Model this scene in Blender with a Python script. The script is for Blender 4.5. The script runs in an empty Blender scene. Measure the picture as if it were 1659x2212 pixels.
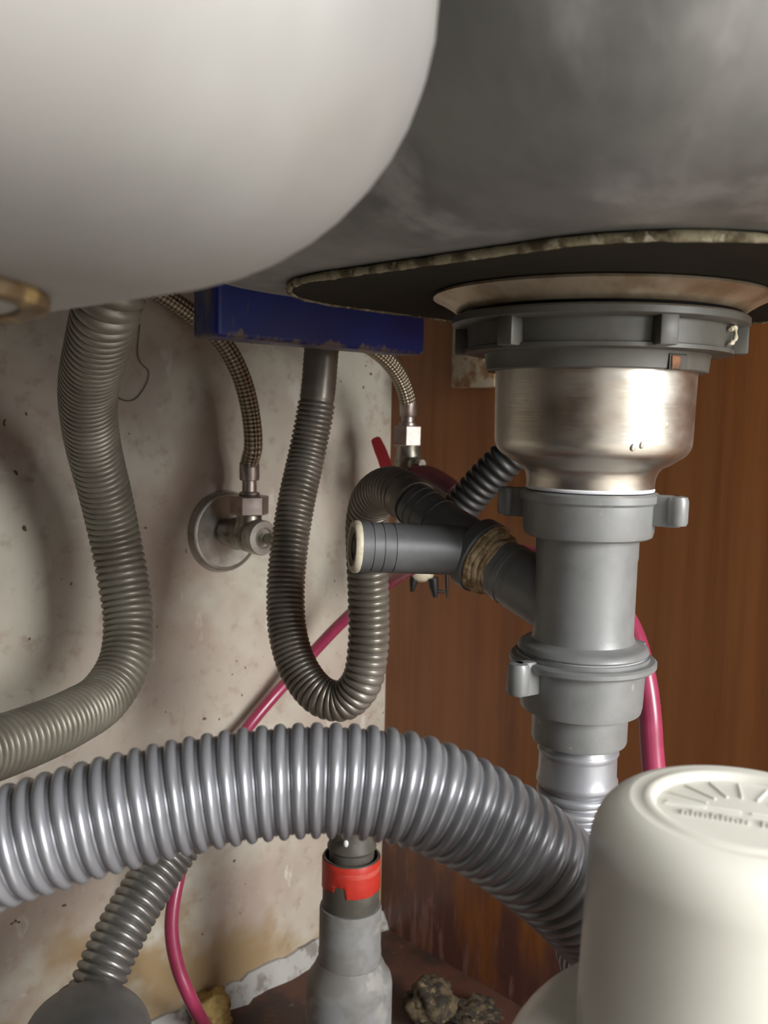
import bpy, bmesh, math, random
from mathutils import Vector, Matrix, noise
random.seed(7)
C = bpy.context.scene.collection
scn = bpy.context.scene
PI = math.pi
R = math.radians

# ------------------------------------------------------------------ camera
F = 2000.0                       # focal length in pixels of the 1659 x 2212 frame
H = 0.441                        # camera height above the cabinet floor
PITCH, ROLL = R(5.88), R(1.2)
cd = bpy.data.cameras.new('camera'); cam = bpy.data.objects.new('camera', cd); C.objects.link(cam)
cd.sensor_fit = 'VERTICAL'; cd.sensor_height = 36.0; cd.sensor_width = 27.0
cd.lens = F / 2212 * 36.0
cd.clip_start = 0.004; cd.clip_end = 20
CM = Matrix.Rotation(PI / 2 - PITCH, 3, 'X') @ Matrix.Rotation(ROLL, 3, 'Z')
cam.matrix_world = Matrix.Translation((0, 0, H)) @ CM.to_4x4()
cd.dof.use_dof = True; cd.dof.focus_distance = 0.40; cd.dof.aperture_fstop = 20
scn.camera = cam

# ------------------------------------------------------------------ world, lights, exposure
w = bpy.data.worlds.new('world'); scn.world = w; w.use_nodes = True
bg = w.node_tree.nodes['Background']
bg.inputs[0].default_value = (0.93, 0.96, 1.0, 1); bg.inputs[1].default_value = 0.54
def area(name, loc, target, sx, sy, power, col):
    l = bpy.data.lights.new(name, 'AREA'); l.shape = 'RECTANGLE'; l.size = sx; l.size_y = sy
    l.energy = power; l.color = col
    o = bpy.data.objects.new(name, l); C.objects.link(o); o.location = loc
    o.rotation_euler = (Vector(target) - Vector(loc)).to_track_quat('-Z', 'Y').to_euler()
    return o
area('kitchen_window_light', (1.43, -0.85, 0.90), (0.10, 0.42, 0.38), 0.8, 0.9, 46, (1.0, 0.99, 0.975))
area('kitchen_ceiling_lamp', (0.75, -1.0, 2.35), (0.75, -0.999, 0.0), 0.6, 0.6, 60, (1.0, 0.98, 0.95))
vs = scn.view_settings
vs.view_transform = 'Standard'; vs.look = 'None'; vs.gamma = 1; vs.use_curve_mapping = False
vs.exposure = 0.28

# ------------------------------------------------------------------ geometry helpers
def ray(px, py):
    return CM @ Vector(((px - 829.5) / F, -(py - 1106.0) / F, -1))
def at(px, py, Y):
    Y *= F / 1650.0                                   # depths below were measured for a 1650 px lens
    d = ray(px, py); t = Y / d.y
    return Vector((d.x * t, Y, H + d.z * t))
TH = R(44.5)                                            # the cabinet stands turned by this angle
U = Vector((math.cos(TH), math.sin(TH), 0))           # along the back wall, to its right end
W = Vector((math.sin(TH), -math.cos(TH), 0))          # from the back wall to the cabinet front
Z = Vector((0, 0, 1))
def sr(s, r, z): return U * s + W * r + Z * z
R_BACK, S_PANEL = -0.544, 0.5405
def on_plane(px, py, n, d):                           # ray met with plane n.p = d
    q = ray(px, py); o = Vector((0, 0, H)); t = (d - o.dot(n)) / q.dot(n)
    return o + q * t
def on_wall(px, py): return on_plane(px, py, W, R_BACK)
def on_panel(px, py): return on_plane(px, py, U, S_PANEL)
def on_floor(px, py): return on_plane(px, py, Z, 0.0)
def frame(o, z, xhint=None):
    z = Vector(z).normalized()
    h = Vector(xhint) if xhint is not None else (Vector((1, 0, 0)) if abs(z.x) < .9 else Vector((0, 1, 0)))
    y = z.cross(h).normalized(); x = y.cross(z)
    m = Matrix((x, y, z)).transposed().to_4x4(); m.translation = Vector(o)
    return m
CAB = Matrix((U, -W, Z)).transposed().to_4x4()       # cabinet axes

def obj(name, bm, mat, parent=None, smooth=40):
    bmesh.ops.recalc_face_normals(bm, faces=bm.faces)
    me = bpy.data.meshes.new(name); bm.to_mesh(me); bm.free()
    if smooth is not None:
        for p in me.polygons: p.use_smooth = True
        try: me.set_sharp_from_angle(angle=R(smooth))
        except Exception: pass
    me.materials.append(mat)
    o = bpy.data.objects.new(name, me); C.objects.link(o)
    if parent is not None:
        o.parent = parent; o.matrix_parent_inverse = parent.matrix_world.inverted()
    return o
def tag(o, label, cat, group=None):
    o['label'] = label; o['category'] = cat
    if group: o['group'] = group
    return o
def thing(name, label, cat, loc, group=None):
    o = bpy.data.objects.new(name, None); C.objects.link(o); o.empty_display_size = .01
    o.location = loc; o.matrix_world = Matrix.Translation(loc)
    return tag(o, label, cat, group)
def struct(name, bm, mat, label, cat, smooth=30):
    o = obj(name, bm, mat, None, smooth); o['kind'] = 'structure'; o['label'] = label; o['category'] = cat
    return o
def lathe(bm, prof, m=None, n=64, cap0=True, cap1=True, a0=0.0, a1=2 * PI):
    m = m or Matrix()
    rings = []
    full = abs(a1 - a0 - 2 * PI) < 1e-6
    k = n if full else n + 1
    for r, z in prof:
        if r < 1e-7: rings.append([bm.verts.new(m @ Vector((0, 0, z)))])
        else: rings.append([bm.verts.new(m @ Vector((r * math.cos(a0 + (a1 - a0) * i / n), r * math.sin(a0 + (a1 - a0) * i / n), z))) for i in range(k)])
    for a, b in zip(rings, rings[1:]):
        for i in range(n):
            j = (i + 1) % k
            if len(a) == 1 and len(b) == 1: continue
            if len(a) == 1: bm.faces.new((a[0], b[i], b[j]))
            elif len(b) == 1: bm.faces.new((a[i], a[j], b[0]))
            else: bm.faces.new((a[i], a[j], b[j], b[i]))
    if full:
        if cap0 and len(rings[0]) > 1: bm.faces.new(rings[0])
        if cap1 and len(rings[-1]) > 1: bm.faces.new(rings[-1])
    return rings
def box(bm, m, x0, x1, y0, y1, z0, z1, bev=0.0, seg=2):
    vs_ = [bm.verts.new(m @ Vector((x, y, z))) for z in (z0, z1) for y in (y0, y1) for x in (x0, x1)]
    fs = [bm.faces.new([vs_[i] for i in q]) for q in ((0, 1, 3, 2), (4, 6, 7, 5), (0, 4, 5, 1), (2, 3, 7, 6), (0, 2, 6, 4), (1, 5, 7, 3))]
    if bev: bmesh.ops.bevel(bm, geom=list({e for f in fs for e in f.edges}), offset=bev, segments=seg, profile=.5, affect='EDGES')
def catmull(pts, per=40):
    P = [Vector(p) for p in pts]
    P = [P[0] * 2 - P[1]] + P + [P[-1] * 2 - P[-2]]
    out = []
    for i in range(1, len(P) - 2):
        p0, p1, p2, p3 = P[i - 1:i + 3]
        t0 = 0; t1 = t0 + max((p1 - p0).length, 1e-6) ** .5; t2 = t1 + max((p2 - p1).length, 1e-6) ** .5; t3 = t2 + max((p3 - p2).length, 1e-6) ** .5
        for k in range(per):
            t = t1 + (t2 - t1) * k / per
            a1 = p0 * ((t1 - t) / (t1 - t0)) + p1 * ((t - t0) / (t1 - t0)); a2 = p1 * ((t2 - t) / (t2 - t1)) + p2 * ((t - t1) / (t2 - t1)); a3 = p2 * ((t3 - t) / (t3 - t2)) + p3 * ((t - t2) / (t3 - t2))
            b1 = a1 * ((t2 - t) / (t2 - t0)) + a2 * ((t - t0) / (t2 - t0)); b2 = a2 * ((t3 - t) / (t3 - t1)) + a3 * ((t - t1) / (t3 - t1))
            out.append(b1 * ((t2 - t) / (t2 - t1)) + b2 * ((t - t1) / (t2 - t1)))
    out.append(P[-2]); return out
def smooth_path(p, it=12):
    for _ in range(it):
        p = [p[0]] + [(p[i - 1] + p[i] * 2 + p[i + 1]) / 4 for i in range(1, len(p) - 1)] + [p[-1]]
    return p
class Path:
    def __init__(s, pts, per=40, it=30):
        p = smooth_path(catmull(pts, per), it); s.p = p
        s.l = [0.0]
        for a, b in zip(p, p[1:]): s.l.append(s.l[-1] + (b - a).length)
        s.len = s.l[-1]
        T = [(p[min(i + 1, len(p) - 1)] - p[max(i - 1, 0)]).normalized() for i in range(len(p))]
        n = T[0].cross(Z); n = n.normalized() if n.length > .05 else Vector((1, 0, 0))
        s.T = T; s.N = []
        for t in T:
            n = (n - t * n.dot(t)).normalized(); s.N.append(n)
        s.k = 0
    def __call__(s, d):
        d = min(max(d, 0), s.len)
        while s.k < len(s.l) - 2 and s.l[s.k + 1] < d: s.k += 1
        while s.k > 0 and s.l[s.k] > d: s.k -= 1
        i = s.k; f = (d - s.l[i]) / max(s.l[i + 1] - s.l[i], 1e-9)
        t = s.T[i].lerp(s.T[i + 1], f).normalized(); n = s.N[i].lerp(s.N[i + 1], f); n = (n - t * n.dot(t)).normalized()
        return s.p[i].lerp(s.p[i + 1], f), t, n, t.cross(n)
def sweep(bm, path, stations, n=40, seam=None, cap=True):
    rings = []
    angs = [2 * PI * i / n for i in range(n)]
    if seam is not None:
        angs = sorted([a for a in angs if min(abs(a - seam), 2 * PI - abs(a - seam)) > .06] + [seam - .045, seam - .018, seam, seam + .018, seam + .045])
    for d, r in stations:
        c, t, nn, bb = path(d)
        ring = []
        for a in angs:
            q = r + (0.00022 if seam is not None and abs(a - seam) < .02 else 0)
            ring.append(bm.verts.new(c + (nn * math.cos(a) + bb * math.sin(a)) * q))
        rings.append(ring)
    k = len(angs)
    for a, b in zip(rings, rings[1:]):
        for i in range(k): bm.faces.new((a[i], a[(i + 1) % k], b[(i + 1) % k], b[i]))
    if cap: bm.faces.new(rings[0]); bm.faces.new(rings[-1])
SIN8 = [(i / 8, .5 - .5 * math.cos(2 * PI * i / 8)) for i in range(8)]
LOBE = [(.0, .0), (.03, .28), (.09, .62), (.18, .87), (.30, .99), (.36, 1.0), (.42, .99), (.54, .87), (.63, .62), (.69, .28), (.72, .0), (.78, .16), (.86, .22), (.94, .16)]
SHARP = [(.0, .0), (.10, .42), (.22, .80), (.36, .97), (.50, 1.0), (.64, .97), (.78, .80), (.90, .42)]
def ribs(d0, d1, pitch, rout, depth, prof=SIN8, jit=0.0):
    """stations of a corrugated tube; pitch may be a function of the distance"""
    st = []; d = d0
    while d < d1:
        p = pitch(d) if callable(pitch) else pitch
        ro = rout(d) if callable(rout) else rout
        p *= 1 + random.uniform(-jit, jit)
        for t, h in prof: st.append((d + t * p, ro - depth * (1 - h)))
        d += p
    return st, d

# ------------------------------------------------------------------ materials
def mk(name, base, rough=.5, metal=0.0, c2=None, scale=30, amt=(.4, .65), detail=4, stretch=(1, 1, 1), bump=0.0, bscale=200,
       c3=None, scale3=120, amt3=(.62, .7), spec=.5, coat=0.0, rvar=0.0, stretch3=(1, 1, 1), aniso=0.0, sss=0.0, bstretch=None):
    m = bpy.data.materials.new(name); m.use_nodes = True; nt = m.node_tree; N = nt.nodes; L = nt.links
    b = N['Principled BSDF']
    b.inputs['Base Color'].default_value = (*base, 1); b.inputs['Roughness'].default_value = rough; b.inputs['Metallic'].default_value = metal
    b.inputs['Specular IOR Level'].default_value = spec
    if coat: b.inputs['Coat Weight'].default_value = coat; b.inputs['Coat Roughness'].default_value = .15
    if aniso: b.inputs['Anisotropic'].default_value = aniso
    if sss:
        b.inputs['Subsurface Weight'].default_value = sss; b.inputs['Subsurface Scale'].default_value = .004
        b.inputs['Subsurface Radius'].default_value = (1, .9, .7)
    tc = N.new('ShaderNodeTexCoord')
    def nz(sc, det, st):
        mp = N.new('ShaderNodeMapping'); mp.inputs['Scale'].default_value = st; L.new(tc.outputs['Object'], mp.inputs[0])
        t = N.new('ShaderNodeTexNoise'); t.inputs['Scale'].default_value = sc; t.inputs['Detail'].default_value = det; t.inputs['Roughness'].default_value = .6
        L.new(mp.outputs[0], t.inputs['Vector']); return t
    col = None
    def layer(colsock, c, sc, am, st, det):
        t = nz(sc, det, st); rp = N.new('ShaderNodeMapRange'); rp.interpolation_type = 'SMOOTHSTEP'
        rp.inputs[1].default_value, rp.inputs[2].default_value = am; L.new(t.outputs['Fac'], rp.inputs[0])
        mx = N.new('ShaderNodeMix'); mx.data_type = 'RGBA'; L.new(rp.outputs[0], mx.inputs[0])
        if colsock is None: mx.inputs[6].default_value = (*base, 1)
        else: L.new(colsock, mx.inputs[6])
        mx.inputs[7].default_value = (*c, 1); return mx.outputs[2]
    if c2: col = layer(col, c2, scale, amt, stretch, detail)
    if c3: col = layer(col, c3, scale3, amt3, stretch3, detail)
    if col: L.new(col, b.inputs['Base Color'])
    if rvar:
        t = nz(scale * 1.7, 4, stretch); rp = N.new('ShaderNodeMapRange'); rp.inputs[3].default_value = rough - rvar; rp.inputs[4].default_value = rough + rvar
        rp.inputs[1].default_value, rp.inputs[2].default_value = .35, .65
        L.new(t.outputs['Fac'], rp.inputs[0]); L.new(rp.outputs[0], b.inputs['Roughness'])
    if bump:
        t = nz(bscale, 4, bstretch or stretch); bp = N.new('ShaderNodeBump'); bp.inputs['Strength'].default_value = bump; bp.inputs['Distance'].default_value = .0006
        L.new(t.outputs['Fac'], bp.inputs['Height']); L.new(bp.outputs[0], b.inputs['Normal'])
    m['col'] = 1
    return m
def chain(m, c, sc, am, stretch=(1, 1, 1), det=4, loc=(0, 0, 0), mask=None):
    """one more colour layer on top; mask = (axis, from, to) in object space limits where it lies"""
    nt = m.node_tree; N = nt.nodes; L = nt.links; b = N['Principled BSDF']; inp = b.inputs['Base Color']
    tc = N.new('ShaderNodeTexCoord'); mp = N.new('ShaderNodeMapping'); mp.inputs['Scale'].default_value = stretch; mp.inputs['Location'].default_value = loc
    L.new(tc.outputs['Object'], mp.inputs[0])
    t = N.new('ShaderNodeTexNoise'); t.inputs['Scale'].default_value = sc; t.inputs['Detail'].default_value = det; t.inputs['Roughness'].default_value = .62
    L.new(mp.outputs[0], t.inputs['Vector']); fac = t.outputs['Fac']
    if mask:
        sp = N.new('ShaderNodeSeparateXYZ'); L.new(tc.outputs['Object'], sp.inputs[0])
        g = N.new('ShaderNodeMapRange'); g.inputs[1].default_value, g.inputs[2].default_value = mask[1], mask[2]
        g.inputs[3].default_value, g.inputs[4].default_value = mask[3] if len(mask) > 3 else -.35, mask[4] if len(mask) > 4 else .25
        L.new(sp.outputs['XYZ'.index(mask[0])], g.inputs[0])
        ad = N.new('ShaderNodeMath'); L.new(fac, ad.inputs[0]); L.new(g.outputs[0], ad.inputs[1]); fac = ad.outputs[0]
    rp = N.new('ShaderNodeMapRange'); rp.interpolation_type = 'SMOOTHSTEP'; rp.inputs[1].default_value, rp.inputs[2].default_value = am; L.new(fac, rp.inputs[0])
    mx = N.new('ShaderNodeMix'); mx.data_type = 'RGBA'; L.new(rp.outputs[0], mx.inputs[0])
    if inp.links: L.new(inp.links[0].from_socket, mx.inputs[6])
    else: mx.inputs[6].default_value = inp.default_value
    mx.inputs[7].default_value = (*c, 1); L.new(mx.outputs[2], inp)
    return m

M = {}
M['wall'] = mk('beige_painted_wall', (.47, .415, .345), .75, c2=(.42, .34, .28), scale=5, amt=(.42, .62), c3=(.30, .22, .15), scale3=55, amt3=(.68, .80), bump=.7, bscale=110)
chain(M['wall'], (.54, .515, .43), 7, (.46, .62), loc=(3, 1, 2))
chain(M['wall'], (.58, .54, .47), 38, (.62, .70), stretch=(1, 1, .45), loc=(7, 0, 0))
chain(M['wall'], (.36, .28, .22), 95, (.50, .80), det=8, loc=(4, 4, 1))
chain(M['wall'], (.60, .56, .49), 60, (.60, .72), stretch=(.5, 1, 1.6), det=8, loc=(9, 3, 1), mask=('X', .10, .40, .06, -.12))
chain(M['wall'], (.12, .07, .04), 150, (.762, .785), det=1, loc=(1, 5, 0))
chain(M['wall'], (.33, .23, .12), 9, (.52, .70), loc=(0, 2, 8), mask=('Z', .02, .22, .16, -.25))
M['wood'] = mk('brown_wood_panel', (.30, .112, .031), .42, c2=(.215, .074, .021), scale=10, amt=(.34, .70), stretch=(1, 7, .30), detail=6, c3=(.265, .105, .034), scale3=16, amt3=(.50, .75), stretch3=(1, 9, .35), bump=.12, bscale=90, bstretch=(1, 8, .4), coat=.12)
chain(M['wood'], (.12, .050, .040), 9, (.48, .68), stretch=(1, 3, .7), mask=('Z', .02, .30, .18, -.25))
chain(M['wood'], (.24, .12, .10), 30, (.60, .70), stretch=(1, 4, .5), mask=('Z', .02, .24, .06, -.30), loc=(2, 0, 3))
M['floor'] = mk('reddish_brown_floor', (.10, .042, .026), .6, c2=(.045, .025, .02), scale=16, amt=(.4, .6), c3=(.2, .15, .11), scale3=60, amt3=(.62, .72), bump=.4, bscale=120)
M['grout'] = mk('rough_white_plaster', (.40, .39, .365), .85, c2=(.22, .20, .175), scale=70, amt=(.48, .66), bump=.8, bscale=220)
M['steel'] = mk('satin_sink_steel', (.385, .38, .365), .50, .50, c2=(.335, .328, .312), scale=15, amt=(.36, .66), rvar=.05, stretch=(1, 1, .6), bump=.06, bscale=60)
M['steelshade'] = mk('streaky_shade_darkened_steel', (.265, .265, .255), .50, .55, c2=(.185, .185, .178), scale=26, amt=(.36, .66), rvar=.06, stretch=(1, 1, .30), bump=.10, bscale=60, c3=(.37, .37, .36), scale3=34, amt3=(.52, .72), stretch3=(1, 1, .25))  # same steel as the near bowl, shade painted in as darker base; streaks real
M['pad'] = mk('dark_sound_pad', (.016, .014, .010), .8, spec=.15, c2=(.022, .018, .012), scale=40, c3=(.4, .38, .33), scale3=330, amt3=(.80, .82), bump=.2, bscale=260)
M['padedge'] = mk('dried_sealant_edge', (.25, .22, .14), .85, c2=(.08, .06, .03), scale=120, amt=(.42, .6), c3=(.4, .37, .27), scale3=260, amt3=(.55, .68), bump=.9, bscale=420)
M['flange'] = mk('tarnished_flange_steel', (.62, .53, .40), .42, .85, c2=(.42, .33, .22), scale=60, amt=(.42, .66), bump=.15)
M['cup'] = mk('brushed_strainer_steel', (.60, .56, .495), .36, 1.0, c2=(.48, .42, .35), scale=30, amt=(.4, .7), c3=(.26, .16, .08), scale3=70, amt3=(.72, .84), rvar=.05, bump=.10, bscale=90, bstretch=(.3, .3, 9), stretch=(1, 1, 2))
M['rubber'] = mk('black_rubber', (.010, .010, .010), .38)
M['grey'] = mk('grey_plastic', (.235, .240, .238), .40, .18, c2=(.20, .205, .203), scale=80, amt=(.35, .7), bump=.06, bscale=500, c3=(.34, .34, .32), scale3=170, amt3=(.68, .76))
M['greydark'] = mk('dark_grey_plastic', (.115, .120, .122), .42, .15, c2=(.15, .155, .155), scale=60, amt=(.4, .7), bump=.05, bscale=500)
M['nutgrey'] = mk('olive_grey_plastic', (.088, .086, .074), .45, .05, c2=(.066, .062, .050), scale=45, amt=(.4, .66), bump=.08, bscale=300)
M['silver'] = mk('silver_hose_plastic', (.36, .368, .392), .33, .50, c2=(.31, .317, .337), scale=45, amt=(.4, .7), bump=.03, bscale=300)
M['hosegrey'] = mk('dusty_grey_hose', (.215, .20, .16), .40, .30, c2=(.155, .14, .11), scale=40, amt=(.38, .66), bump=.05)
M['hosebrown'] = mk('brownish_grey_hose', (.30, .275, .24), .34, .42, c2=(.19, .17, .135), scale=28, amt=(.38, .62), bump=.05)
M['silver2'] = mk('tarnished_silver_hose', (.37, .365, .345), .30, .6, c2=(.30, .295, .275), scale=45)
M['hosedark'] = mk('black_grey_hose', (.03, .03, .03), .45)
M['braid'] = None
M['chrome'] = mk('worn_chrome', (.34, .32, .27), .36, .9, c2=(.15, .14, .11), scale=130, amt=(.44, .68), bump=.15, bscale=300)
M['chromedull'] = mk('dull_chrome_disc', (.50, .48, .43), .40, .8, c2=(.36, .33, .28), scale=80, amt=(.44, .7), c3=(.10, .06, .03), scale3=140, amt3=(.70, .75))
M['nickel'] = mk('pinkish_nickel', (.46, .39, .36), .38, .85, c2=(.33, .27, .24), scale=90)
M['blue'] = mk('blue_plastic', (.010, .024, .19), .45, c2=(.008, .018, .14), scale=25, amt=(.4, .65))
M['red'] = mk('dark_red_hose', (.05, .012, .014), .4, c2=(.04, .009, .010), scale=40)
M['pink'] = mk('crimson_hose', (.34, .042, .098), .28, c2=(.28, .032, .075), scale=50, coat=.2)
M['lever'] = mk('red_vinyl', (.16, .006, .008), .4)
M['tape'] = mk('red_tape', (.55, .040, .025), .42, c2=(.62, .12, .09), scale=90, amt=(.55, .7), stretch=(.3, .3, 3), bump=.3, bscale=160)
M['standpipe'] = mk('old_grey_pvc', (.265, .27, .27), .55, c2=(.21, .205, .19), scale=35, amt=(.42, .6), c3=(.34, .335, .31), scale3=48, amt3=(.55, .66), bump=.12, bscale=200)
M['standdark'] = mk('grimy_dark_pvc', (.085, .080, .065), .5, c2=(.13, .12, .10), scale=60, amt=(.45, .66))
M['rope'] = mk('hemp_sealant', (.56, .43, .26), .9, c2=(.33, .23, .12), scale=220, amt=(.42, .6), c3=(.55, .43, .25), scale3=300, amt3=(.58, .68), bump=1.0, bscale=500)
M['cream'] = mk('cream_washer', (.58, .53, .40), .5, c2=(.45, .38, .25), scale=120, amt=(.5, .66))
M['darkhole'] = mk('dark_plug', (.035, .028, .02), .5)
M['white'] = mk('milky_white_plastic', (.68, .675, .61), .33, c2=(.64, .635, .56), scale=18, amt=(.4, .66), sss=.25, c3=(.60, .56, .43), scale3=40, amt3=(.62, .8))
M['gasket'] = mk('white_gasket', (.78, .79, .82), .45)
M['foam'] = mk('yellow_foam', (.45, .33, .12), .9, c2=(.30, .19, .06), scale=120, amt=(.42, .62), bump=1, bscale=300)
M['debris'] = mk('crumbly_debris', (.09, .066, .035), .95, c2=(.026, .02, .014), scale=90, amt=(.42, .58), c3=(.17, .13, .065), scale3=150, amt3=(.56, .66), bump=1, bscale=260)
M['rust'] = mk('rusty_disc', (.17, .13, .08), .8, .05, c2=(.10, .06, .025), scale=45, amt=(.40, .58), c3=(.36, .24, .09), scale3=60, amt3=(.58, .68), bump=.5, bscale=200)
M['rusttab'] = mk('rusty_tab', (.22, .10, .05), .7, .3, c2=(.08, .04, .02), scale=300)
M['black'] = mk('black_plastic', (.012, .012, .012), .4)
M['blockwhite'] = mk('painted_wood_block', (.46, .40, .30), .7, c2=(.26, .14, .06), scale=70, amt=(.46, .62), bump=.4)
M['hair'] = mk('brown_fibre', (.10, .06, .04), .6)
M['counter'] = mk('counter_underside', (.22, .20, .18), .8, c2=(.18, .16, .14), scale=20)
M['kitchen'] = mk('kitchen_floor', (.62, .59, .54), .6, c2=(.58, .55, .50), scale=6)
def braid_mat():
    m = mk('braided_steel', (.40, .35, .27), .36, .85); nt = m.node_tree; N = nt.nodes; L = nt.links; b = N['Principled BSDF']
    uv = N.new('ShaderNodeUVMap'); uv.uv_map = 'UVMap'
    sp = N.new('ShaderNodeSeparateXYZ'); L.new(uv.outputs[0], sp.inputs[0])
    outs = []
    for sgn in (1, -1):
        a = N.new('ShaderNodeMath'); a.operation = 'MULTIPLY_ADD'; a.inputs[1].default_value = sgn; L.new(sp.outputs[0], a.inputs[0]); L.new(sp.outputs[1], a.inputs[2])
        s = N.new('ShaderNodeMath'); s.operation = 'SINE'; L.new(a.outputs[0], s.inputs[0]); outs.append(s)
    mu = N.new('ShaderNodeMath'); mu.operation = 'MULTIPLY'; L.new(outs[0].outputs[0], mu.inputs[0]); L.new(outs[1].outputs[0], mu.inputs[1])
    rp = N.new('ShaderNodeMapRange'); rp.inputs[1].default_value = -.6; rp.inputs[2].default_value = .8; L.new(mu.outputs[0], rp.inputs[0])
    mx = N.new('ShaderNodeMix'); mx.data_type = 'RGBA'; L.new(rp.outputs[0], mx.inputs[0])
    mx.inputs[6].default_value = (.16, .125, .085, 1); mx.inputs[7].default_value = (.66, .58, .44, 1); L.new(mx.outputs[2], b.inputs['Base Color'])
    bp = N.new('ShaderNodeBump'); bp.inputs['Strength'].default_value = .8; bp.inputs['Distance'].default_value = .0006
    L.new(mu.outputs[0], bp.inputs['Height']); L.new(bp.outputs[0], b.inputs['Normal'])
    return m
M['braid'] = braid_mat()
chain(M['blue'], (.15, .12, .105), 120, (.60, .76), stretch=(1, 1, .6), mask=('Z', .001, .011, .20, -.40))
chain(M['blue'], (.11, .10, .11), 90, (.60, .78), stretch=(1, 1, .2), mask=('X', .006, .02, .12, -.12))
chain(M['blue'], (.10, .10, .12), 110, (.62, .78), stretch=(1, 1, .2), mask=('X', .128, .142, -.10, .12))

# ------------------------------------------------------------------ the setting
def slab(name, s0, s1, r0, r1, z0, z1, mat, label, cat):
    bm = bmesh.new(); m = CAB
    box(bm, Matrix(), s0, s1, -r1, -r0, z0, z1)
    o = struct(name, bm, mat, label, cat, None); o.matrix_world = CAB; return o
ZD = H + 0.235                                        # underside of the sink deck
slab('wall_left', -1.2, S_PANEL, R_BACK - .03, R_BACK, -.02, ZD + .06, M['wall'], 'stained beige painted back wall with peeling patches', 'wall')
slab('wall_right', S_PANEL, S_PANEL + .018, R_BACK - .03, .10, -.02, ZD, M['wood'], 'brown wood-grain side panel of the sink cabinet', 'wall')
slab('floor', -1.2, S_PANEL, R_BACK, .10, -.02, 0, M['floor'], 'dark reddish-brown floor of the sink cabinet', 'floor')
slab('ceiling', -1.2, S_PANEL + .018, R_BACK, .12, ZD + .003, ZD + .035, M['counter'], 'underside of the counter over the sink cabinet', 'ceiling')
slab('wall_end_blocker', -1.2, -1.18, R_BACK, .10, 0, ZD, M['wood'], 'added unseen brown end panel of the sink cabinet, left, blocks light', 'wall')  # unseen, added with the door to close the left side against light
slab('door_blocker', -1.18, -.045, .085, .105, .01, ZD - .005, M['wood'], 'added unseen brown door left of the opening, blocks stray light', 'door')  # out of view; added to block light coming from the left
bm = bmesh.new(); box(bm, Matrix(), -2.5, 2.5, -3.0, -.1, -.12, -.02)
o = struct('floor_kitchen', bm, M['kitchen'], 'pale kitchen floor in front of the cabinet', 'floor', None); o.matrix_world = CAB
# rough plaster strip in the corner of back wall and floor
bm = bmesh.new(); prev = None; n = 90
for i in range(n + 1):
    s = -.10 + (S_PANEL + .10) * i / n
    h = .016 + .003 * noise.noise(Vector((s * 40, 0, 3))) + .003 * noise.noise(Vector((s * 160, 0, 3)))
    d = .009 + .003 * noise.noise(Vector((s * 45, 5, 3))) + .003 * noise.noise(Vector((s * 150, 5, 3)))
    ring = [bm.verts.new(sr(s, R_BACK, 0)), bm.verts.new(sr(s, R_BACK + d, 0)), bm.verts.new(sr(s, R_BACK + d * .8, h * .45)), bm.verts.new(sr(s, R_BACK + .003, h)), bm.verts.new(sr(s, R_BACK, h))]
    if prev:
        for a in range(4): bm.faces.new((prev[a], prev[a + 1], ring[a + 1], ring[a]))
    prev = ring
struct('baseboard_left', bm, M['grout'], 'rough white plaster strip where back wall meets floor', 'skirting', 50)

# ------------------------------------------------------------------ sink
def rrect(cx0, cx1, cy0, cy1, rad, n=10):
    pts = []
    for (x, y, a) in ((cx1 - rad, cy1 - rad, 0), (cx0 + rad, cy1 - rad, 90), (cx0 + rad, cy0 + rad, 180), (cx1 - rad, cy0 + rad, 270)):
        for i in range(n + 1):
            t = R(a + 90 * i / n); pts.append((x + rad * math.cos(t), y + rad * math.sin(t)))
    return pts
def bowl(bm, s0, s1, r0, r1, zb, zt, corner, fil, draft=.012, sag=.0):
    rings = []
    def ring(ins, z):
        c = max(corner - ins * .8, .012)
        rings.append([bm.verts.new(sr(x, y, z)) for x, y in rrect(s0 + ins, s1 - ins, r0 + ins, r1 - ins, c)])
    ring(0, zt); ring(draft * .5, (zt + zb + fil) / 2)
    for i in range(13):
        a = R(90 * i / 12); ring(draft + fil * (1 - math.cos(a)), zb + fil * (1 - math.sin(a)))
    for f in (.5, .8): ring(draft + fil + .05 * f, zb - sag * f)
    k = len(rings[0])
    for a, b in zip(rings, rings[1:]):
        for i in range(k): bm.faces.new((a[i], a[(i + 1) % k], b[(i + 1) % k], b[i]))
    bm.faces.new(rings[-1])
ZR = H + .0500                                        # underside of the right bowl
ZL = H + .0205                                        # underside of the left bowl
sink = thing('kitchen_sink', 'stainless steel double-bowl kitchen sink seen from underneath', 'sink', sr(.05, -.18, ZL))
bm = bmesh.new(); bowl(bm, -.235, .1372, -.3324, -.086, ZL, ZD, .0532, .0465, .0078)
o = obj('bowl', bm, M['steel'], sink, 60); o['label'] = 'nearer pale steel bowl'
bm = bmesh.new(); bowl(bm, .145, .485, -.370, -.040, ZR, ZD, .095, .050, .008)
o = obj('bowl', bm, M['steelshade'], sink, 60); o['label'] = 'farther streaky steel bowl, shade put into its darker colour'
bm = bmesh.new(); box(bm, CAB, -.28, .53, .01, .42, ZD, ZD + .003)
obj('deck', bm, M['steel'], sink, None)
def pad(s0, s1, r0, r1, rad, z, th):
    bm = bmesh.new()
    a = [bm.verts.new(sr(x, y, z - th)) for x, y in rrect(s0, s1, r0, r1, rad, 16)]
    b = [bm.verts.new(sr(x, y, z)) for x, y in rrect(s0, s1, r0, r1, rad, 16)]
    bm.faces.new(a); bm.faces.new(b)
    for i in range(len(a)): bm.faces.new((a[i], a[(i + 1) % len(a)], b[(i + 1) % len(a)], b[i]))
    return bm
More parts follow.
